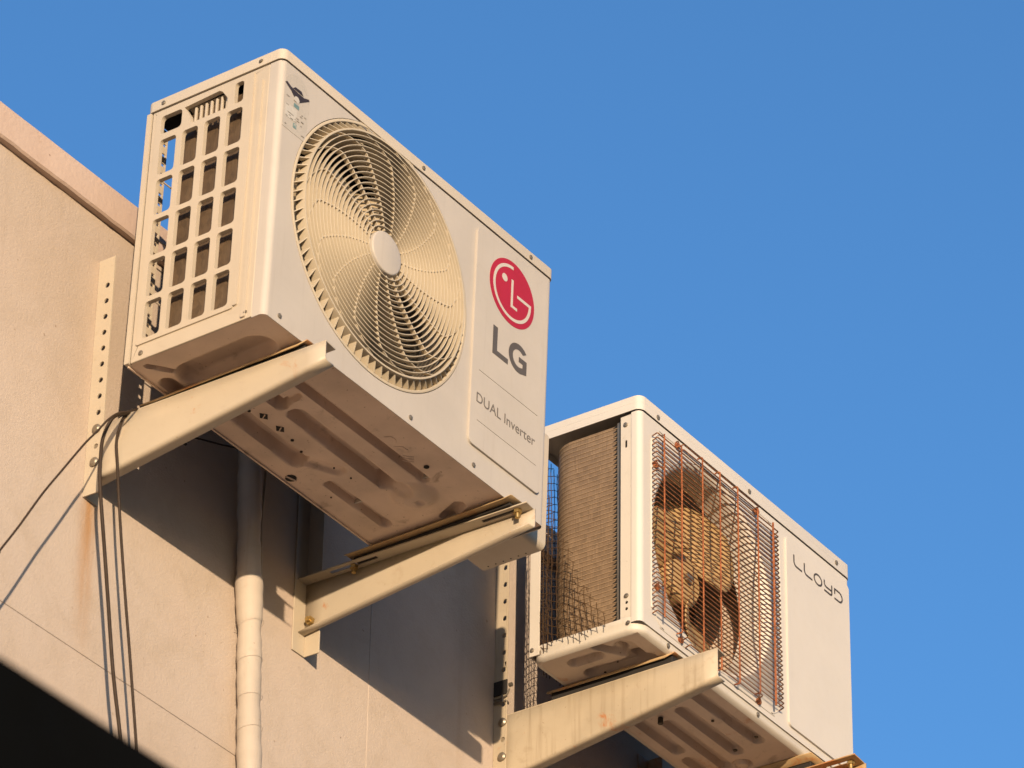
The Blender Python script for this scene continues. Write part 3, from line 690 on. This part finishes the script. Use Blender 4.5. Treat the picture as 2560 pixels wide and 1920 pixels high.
# lettering of the far unit, thin rounded strokes
LT = 0.0040; z0, z1 = 0.3862, 0.4112
def rL(x):
    return [(x, z1), (x, z0 + 0.010)] + [(x + 0.009 - 0.009 * math.cos(R(a)), z0 + 0.011 - 0.009 * math.sin(R(a))) for a in (15, 35, 55, 75)] + [(x + 0.010, z0 + LT / 2), (x + 0.029, z0 + LT / 2)]
YQ = -0.0043
mark('letter', stroke(rL(0.5285), LT), 'ink_ll', ll, YQ)
mark('letter', stroke(rL(0.5665), LT), 'ink_ll', ll, YQ)
ox = 0.6165; oz = (z0 + z1) / 2; ow, oh = 0.0140, 0.0108
MB().plate([(ox + (ow + LT / 2) * math.cos(R(a)), oz + (oh + LT / 2) * math.sin(R(a))) for a in range(0, 360, 10)], [[(ox + (ow - LT / 2) * math.cos(R(a)), oz + (oh - LT / 2) * math.sin(R(a))) for a in range(0, 360, 10)]], front, YQ - 0.0003, YQ).build('letter', 'ink_ll', ll)
mark('letter', stroke([(0.6400, z1), (0.6400, z1 - 0.007), (0.6425, z1 - 0.0115), (0.6470, z1 - 0.0130), (0.6660, z1 - 0.0130)], LT), 'ink_ll', ll, YQ)
mark('letter', stroke([(0.6675, z1), (0.6675, z0 + 0.006), (0.6655, z0 + LT / 2 + .0012), (0.6620, z0 + LT / 2), (0.6390, z0 + LT / 2)], LT), 'ink_ll', ll, YQ - 0.0001)
dpts = [(0.6785, z1 - 0.0130), (0.6785, z1 - LT / 2), (0.6930, z1 - LT / 2)] + [(0.6935 + 0.0128 * math.sin(R(a)), oz + 0.0105 * math.cos(R(a))) for a in range(15, 166, 15)] + [(0.6930, z0 + LT / 2), (0.6770, z0 + LT / 2)]
mark('letter', stroke(dpts, LT), 'ink_ll', ll, YQ)
for x, z in ((.055, .4685), (.372, .4715), (.690, .4735)): screw(ll, (x, -0.0027, z), r=0.0050)
for x, z in ((.095, .010), (.40, .010), (.66, .010)): screw(ll, (x, 0.0025, z), r=0.0045)
for y, z in ((.033, .437), (.0310, .0765)): screw(ll, (0.0023, y, z), 'side', r=0.0048)
for y, z in ((.231, .024), (.0255, .0185)): screw(ll, (-0.0006, y, z), 'side', r=0.0042)

# ------------------------------------------------------------------ wall brackets
def bracket(x, sgn, label, y_tip, zt0, zt1, zb0, zb1, strip, fl_w, holes_z, bolts_z, slots, mat, y_foot=0.418, fdep=0.034, cut=True, hole_r=0.0050):
    """x: web plane; sgn: way the flanges point; zt/zb: top and bottom at wall and tip"""
    t = tag(empty('wall_bracket', (x, YW, strip[0])), label, 'bracket', 'steel wall brackets')
    off = (-x, -YW, -strip[0])
    def put(mb, name, m_=None, parent=None, **k):
        o = mb.build(name, m_ or mat, parent or t, **k)
        if parent is None: o.location = off
        return o
    # upright angle: perforated leg standing out from the wall, plain leg lying on it
    th = 0.0028
    hs = [circ(YW - 0.021, z, hole_r, 14) for z in holes_z]
    up = MB().plate([(YW - fdep, strip[0]), (YW - 0.0005, strip[0]), (YW - 0.0005, strip[1]), (YW - fdep, strip[1])], hs, side, x - sgn * th if sgn > 0 else x, x if sgn > 0 else x + th)
    up.box(min(x, x + sgn * 0.034), max(x, x + sgn * 0.034), YW - th, YW - 0.0004, strip[0], strip[1])
    upo = put(up, 'upright', bevel=0.0005)
    # arm web, lower lip, top flange
    ys = [y_foot - (y_foot - y_tip) * i / 12 for i in range(13)]
    xa = x + sgn * 0.0004 if sgn > 0 else x - 0.0004 - 0.0
    prof_st = []
    for y in ys:
        k = (y_foot - y) / (y_foot - y_tip)
        zt = zt0 + (zt1 - zt0) * k; zb = zb0 + (zb1 - zb0) * k
        if cut:
            dd = (y - (y_foot - 0.075)) / 0.075
            if dd > 0: zt -= 0.030 * dd ** 2.2
        r = 0.006
        pr = [(0.0, zt), (0.0, (zt * 2 + zb) / 3), (0.0, (zt + 2 * zb) / 3)]
        pr += [(r - r * math.cos(R(a)), zb + r - r * math.sin(R(a))) for a in (0, 30, 60, 90)] + [(fl_w * 0.75, zb)]
        prof_st.append([(xa + sgn * u, y, z) for u, z in pr])
    q = len(prof_st[0]); web = MB()
    web.add([p for s_ in prof_st for p in s_], [(i * q + j, i * q + j + 1, (i + 1) * q + j + 1, (i + 1) * q + j) for i in range(12) for j in range(q - 1)])
    arm = put(web, 'arm', solid=0.0022, soff=0.0, smooth=40)
    yf0 = y_foot - (0.080 if cut else 0.002)
    tilt = (zt1 - zt0) / (y_tip - y_foot)
    u0, u1 = sorted((xa, xa + sgn * fl_w))
    sh = [stroke([(xa + sgn * fl_w * 0.52, a), (xa + sgn * fl_w * 0.52, (a + b_) / 2), (xa + sgn * fl_w * 0.52, b_)], 0.0085) for a, b_ in slots]
    top = MB().plate([(u0, y_tip), (u1, y_tip + 0.003), (u1, yf0), (u0, yf0)], sh, lambda u, v_, w_: (u, v_, zt0 + tilt * (v_ - y_foot) + w_), 0.0, 0.0024)
    o = top.build('top_flange', mat, arm, bevel=0.0004)
    for z in bolts_z:
        b1 = MB().disc((x - (th if sgn > 0 else 0.0026) * 1.0, YW - 0.021, z), (-1, 0, 0), 0.0085, 0.0030, 16, 0.0025) if sgn > 0 else MB().disc((x - 0.002, YW - 0.016, z), (-1, 0, 0), 0.0085, 0.0060, 6)
        bo = b1.build('bolt', 'zinc' if sgn > 0 else 'brass', t); bo.location = off
        if sgn < 0: MB().disc((x - 0.008, YW - 0.016, z), (-1, 0, 0), 0.0045, 0.006, 10).build('bolt_end', 'brass', bo)
    for a, b_ in slots:
        y = a + 0.004 if a < 0.1 else (a + b_) / 2
        if sgn > 0: continue
        bo = MB().disc((xa + sgn * fl_w * 0.52, y, zt0 + tilt * (y - y_foot) - 0.0005), (0, 0, -1), 0.0075, 0.0062, 6).build('bolt', 'brass', t); bo.location = off
        MB().disc((xa + sgn * fl_w * 0.52, y, zt0 + tilt * (y - y_foot) - 0.0065), (0, 0, -1), 0.0042, 0.009, 12).build('bolt_end', 'brass', bo)
    return t
bracket(0.094, 1, 'cream steel bracket with long perforated upright, under grid side of near unit', -0.055, -0.0220, -0.0220, -0.1290, -0.0570, (-0.1570, 0.3070), 0.030,
        [0.252 - 0.0315 * i for i in range(8)] + [-0.0005, -0.066], [-0.033, -0.097], [(-0.03, 0.045), (0.27, 0.36)], 'bracket')
bracket(0.700, -1, 'cream steel bracket with slotted flange and brass bolts, under emblem end of near unit', -0.051, -0.0285, -0.0285, -0.1300, -0.0660, (-0.1700, 0.2900), 0.026,
        [-0.078], [-0.104], [(-0.028, 0.048), (0.267, 0.366)], 'bracket', y_foot=0.4290, cut=False)
bracket(1.280, 1, 'stained weathered bracket beneath coil side of far unit, its upright half shaded', -0.050, -0.0260, -0.0230, -0.1560, -0.0790, (-0.300, 0.400), 0.030,
        [0.359 - 0.036 * i for i in range(9)] + [-0.001, -0.074], [-0.039, -0.110], [(-0.02, 0.06), (0.25, 0.34)], 'bracket_old', y_foot=0.425, fdep=0.0285, cut=False)
bracket(1.793, -1, 'rusty bracket tip at bottom right, beneath lettered end of far unit', -0.052, -0.0250, -0.0240, -0.1560, -0.0760, (-0.300, 0.120), 0.042,
        [], [-0.105], [(-0.036, 0.020), (0.25, 0.34)], 'bracket_rust', y_foot=0.4290, cut=False)
tg = tag(empty('hose_clip', (1.277, 0.400, 0.02)), 'black tape and steel clip strapped to shaded bracket upright', 'clip')
o = MB().box(1.2745, 1.2775, 0.3995, 0.4290, 0.0180, 0.0480).build('tape', 'tape_gap_black', tg, bevel=0.0008); o.location = (-1.277, -0.400, -0.02)
for pts in ([(1.275, .428, .012), (1.273, .412, .010), (1.274, .399, .014), (1.276, .395, .026)], [(1.275, .428, .004), (1.273, .410, .002), (1.274, .400, .003)], [(1.273, .408, .016), (1.2725, .406, .000)]):
    o = MB().tube(smooth_path(pts, 4), 0.0018, 6).build('clip_wire', 'zinc', tg); o.location = (-1.277, -0.400, -0.02)
o = MB().disc((1.2775, .396, .035), (0, -1, 0), .004, .006, 10).build('screw', 'zinc', tg); o.location = (-1.277, -0.400, -0.02)

# ------------------------------------------------------------------ pipe, cables, netting
pz = [-3.2, -1.6, -0.8, -0.46, -0.306, -0.235, -0.205, -0.190, -0.172, -0.150, -0.120, -0.096, -0.05, -0.004, 0.05, 0.10, 0.119, 0.16, 0.20, 0.235]
def px_(z): return 0.5135 - 0.072 * (z + 0.20) if z > -0.6 else 0.5425
path, rad = [], []
rnd = random.Random(5); zc = -3.0
while zc < 0.235:
    r = 0.0206 + 0.0007 * math.sin(zc * 40) + 0.0005 * math.sin(zc * 97 + 1) + 0.0004 * math.sin(zc * 183)
    if -0.200 < zc < -0.110: r += 0.0032 * math.sin((zc + 0.200) / 0.090 * math.pi) ** 0.6
    ph = (zc * 1000) % 23
    r += 0.0003 * (ph / 23) * (0.4 + 0.6 * math.sin(zc * 9) ** 2)                       # overlapping turns of tape
    path.append((px_(zc) + 0.0008 * math.sin(zc * 22), 0.4035, zc)); rad.append(r)
    zc += 0.0038 if zc > -0.62 else 0.05
top_ = path[-1]
path += [(top_[0] + 0.006, 0.402, 0.255), (top_[0] + 0.024, 0.395, 0.272), (top_[0] + 0.06, 0.38, 0.278), (top_[0] + 0.20, 0.33, 0.250), (0.76, 0.30, 0.20)]; rad += [0.021] * 5
pb = tag(empty('insulated_pipe', (0.5425, 0.4035, -3.0)), 'pale tape wrapped refrigerant pipe running down the wall', 'pipe')
o = MB().tube(path, rad, 20).build('wrapped_pipe', 'tape', pb, smooth=60); o.location = (-0.5425, -0.4035, 3.0)
for z, th_ in ((-0.2035, 0.4), (-0.128, 0.35), (-0.272, 0.25), (-0.40, 0.3), (-0.34, 0.2), (-0.065, 0.3), (0.03, 0.25)):
    c_ = Vector((px_(z), 0.4035, z)); rr_ = 0.0223 if z < -0.22 or z > -0.1 else 0.0244
    o = MB().tube([(c_.x + rr_ * math.cos(a), c_.y + rr_ * math.sin(a), z + th_ * 0.018 * math.cos(a + 1)) for a in [2 * math.pi * i / 28 for i in range(28)]], 0.00028, 5, closed=True).build('tape_edge', 'tape', pb); o.location = (-0.5425, -0.4035, 3.0)
def cable(label, pts, r, k=8, mat='cable', n=8):
    pts = [Vector(p) for p in pts]; base_ = pts[-1]
    o = MB().tube([p - base_ for p in smooth_path(pts, k)], r, n).build('cable', mat, None, smooth=80)
    o.location = base_; return tag(o, label, 'cable', 'dark cables on the wall')
cable('brown cable slanting down left across the wall from the bracket', [(0.30, 0.38, 0.05), (0.18, 0.355, 0.010), (0.109, 0.33, -0.0128), (0.0727, 0.33, -0.0362), (0.0561, 0.335, -0.0456), (0.0316, 0.335, -0.0707), (0.0098, 0.34, -0.1047), (-0.0178, 0.34, -0.142), (-0.0827, 0.33, -0.2323), (-0.1275, 0.325, -0.2972), (-0.1836, 0.32, -0.3878), (-0.2266, 0.315, -0.4522), (-0.2689, 0.31, -0.5165), (-0.60, 0.30, -1.0)], 0.0019)
cable('thicker dark cable hanging straight down, left one of the hanging pair', [(0.30, 0.385, 0.045), (0.19, 0.36, 0.008), (0.112, 0.34, -0.0113), (0.0877, 0.345, -0.026), (0.0608, 0.345, -0.0449), (0.0515, 0.35, -0.0629), (0.0500, 0.36, -0.0902), (0.0480, 0.36, -0.1269), (0.0498, 0.36, -0.1656), (0.0571, 0.36, -0.2075), (0.07, 0.36, -0.2691), (0.0909, 0.36, -0.371), (0.1162, 0.36, -0.4939), (0.1476, 0.36, -0.6082), (0.1756, 0.36, -0.7207), (0.26, 0.37, -1.6), (0.28, 0.38, -3.0)], 0.0031)
cable('dark cable hanging straight down, right one of the hanging pair', [(0.30, 0.39, 0.040), (0.20, 0.365, 0.006), (0.109, 0.345, -0.0135), (0.0968, 0.35, -0.0206), (0.0850, 0.35, -0.0365), (0.0805, 0.352, -0.056), (0.0850, 0.36, -0.0773), (0.0919, 0.36, -0.1209), (0.1002, 0.36, -0.1742), (0.1135, 0.36, -0.2473), (0.1342, 0.36, -0.3499), (0.1542, 0.36, -0.4423), (0.1891, 0.36, -0.6116), (0.2088, 0.36, -0.7061), (0.28, 0.37, -1.6), (0.30, 0.38, -3.0)], 0.0025)
cable('thin dark cable in the shade behind the near unit', [(0.20, 0.415, 0.02), (0.3004, 0.41, 0.064), (0.35, 0.41, 0.0853), (0.4453, 0.41, 0.1177), (0.55, 0.41, 0.16)], 0.0016)
cable('pale thin wire running beside the wrapped pipe in shade', [(0.5560, 0.42, 0.22), (0.5599, 0.42, 0.1292), (0.5554, 0.42, 0.03), (0.5598, 0.42, -0.0794), (0.548, 0.424, -0.14)], 0.0026, mat='tape')

# torn wire netting wrapped round the open coil side of the far unit
def net():
    ox_, oy_, oz_ = L2O
    plan = [(-0.006, 0.052), (-0.007, 0.10), (-0.008, 0.155), (-0.006, 0.185), (0.004, 0.212), (0.020, 0.232), (0.050, 0.246), (0.12, 0.256), (0.25, 0.262)]
    fine = smooth_path([(x, y, 0) for x, y in plan], 10); S = [0.0]
    for i in range(1, len(fine)): S.append(S[-1] + (fine[i] - fine[i - 1]).length)
    rnd = random.Random(21)
    ph = [rnd.uniform(0, 6.28) for _ in range(6)]
    def at(s, z):
        s = max(0, min(S[-1] - 1e-6, s)); i = max(k for k in range(len(S)) if S[k] <= s)
        t = (s - S[i]) / max(1e-9, S[min(i + 1, len(S) - 1)] - S[i]); p = fine[i].lerp(fine[min(i + 1, len(fine) - 1)], t)
        wob = 0.004 * math.sin(17 * s * 3 + 21 * z + ph[0]) + 0.003 * math.sin(60 * z + ph[1] + 9 * s)
        bulge = 0.010 * math.exp(-((z - 0.10) / 0.08) ** 2) * math.exp(-((s - 0.05) / 0.06) ** 2)
        zz_ = z + 0.003 * math.sin(40 * s + ph[2])
        return (ox_ + p.x - 0.004 - bulge + 0.6 * wob, oy_ + p.y + 0.5 * wob, oz_ + zz_)
    def ztop(s):
        if s < 0.103: return 0.035 + 2.0 * (s - 0.010) + 0.006 * math.sin(90 * s)
        if s < 0.145: return 0.222 + 0.13 * (s - 0.103) / 0.042
        return 0.352 + 0.11 * min(1, (s - 0.145) / 0.05)
    zbot = lambda s: 0.020 + 0.006 * math.sin(70 * s)
    k = MB(); n_ = 0
    def run(pts):
        nonlocal n_
        if len(pts) > 1: k.tube(pts, 0.00075, 4)
    s = 0.013
    while s < 0.34:
        pts = []
        z = zbot(s) - rnd.uniform(0, 0.006); zt = ztop(s) + rnd.uniform(0, 0.008)
        while z < zt:
            pts.append(at(s + 0.0007 * math.sin(z * 200 + s * 300) + 0.006 * math.sin(9 * z), z)); z += 0.006
        run(pts); s += 0.0126
    z = -0.20
    while z < 0.50:
        pts = []; s = 0.012
        while s < 0.34:
            zz_ = z + 0.61 * s + 0.0007 * math.sin(s * 280)
            if zbot(s) - 0.003 < zz_ < ztop(s) + 0.003: pts.append(at(s, zz_))
            elif pts: run(pts); pts = []
            s += 0.0055
        run(pts); z += 0.0160
    for _ in range(5):
        s0 = rnd.uniform(0.02, 0.10); z0_ = rnd.uniform(0.04, 0.13)
        run([at(s0 + 0.006 * i * rnd.uniform(.4, 1), z0_ + 0.012 * math.sin(i * 0.9)) for i in range(7)])
    return k
nm = net().build('wire_netting', 'mesh', None, smooth=60)
tag(nm, 'torn brown wire netting hanging over the exposed coil of the far unit', 'netting')
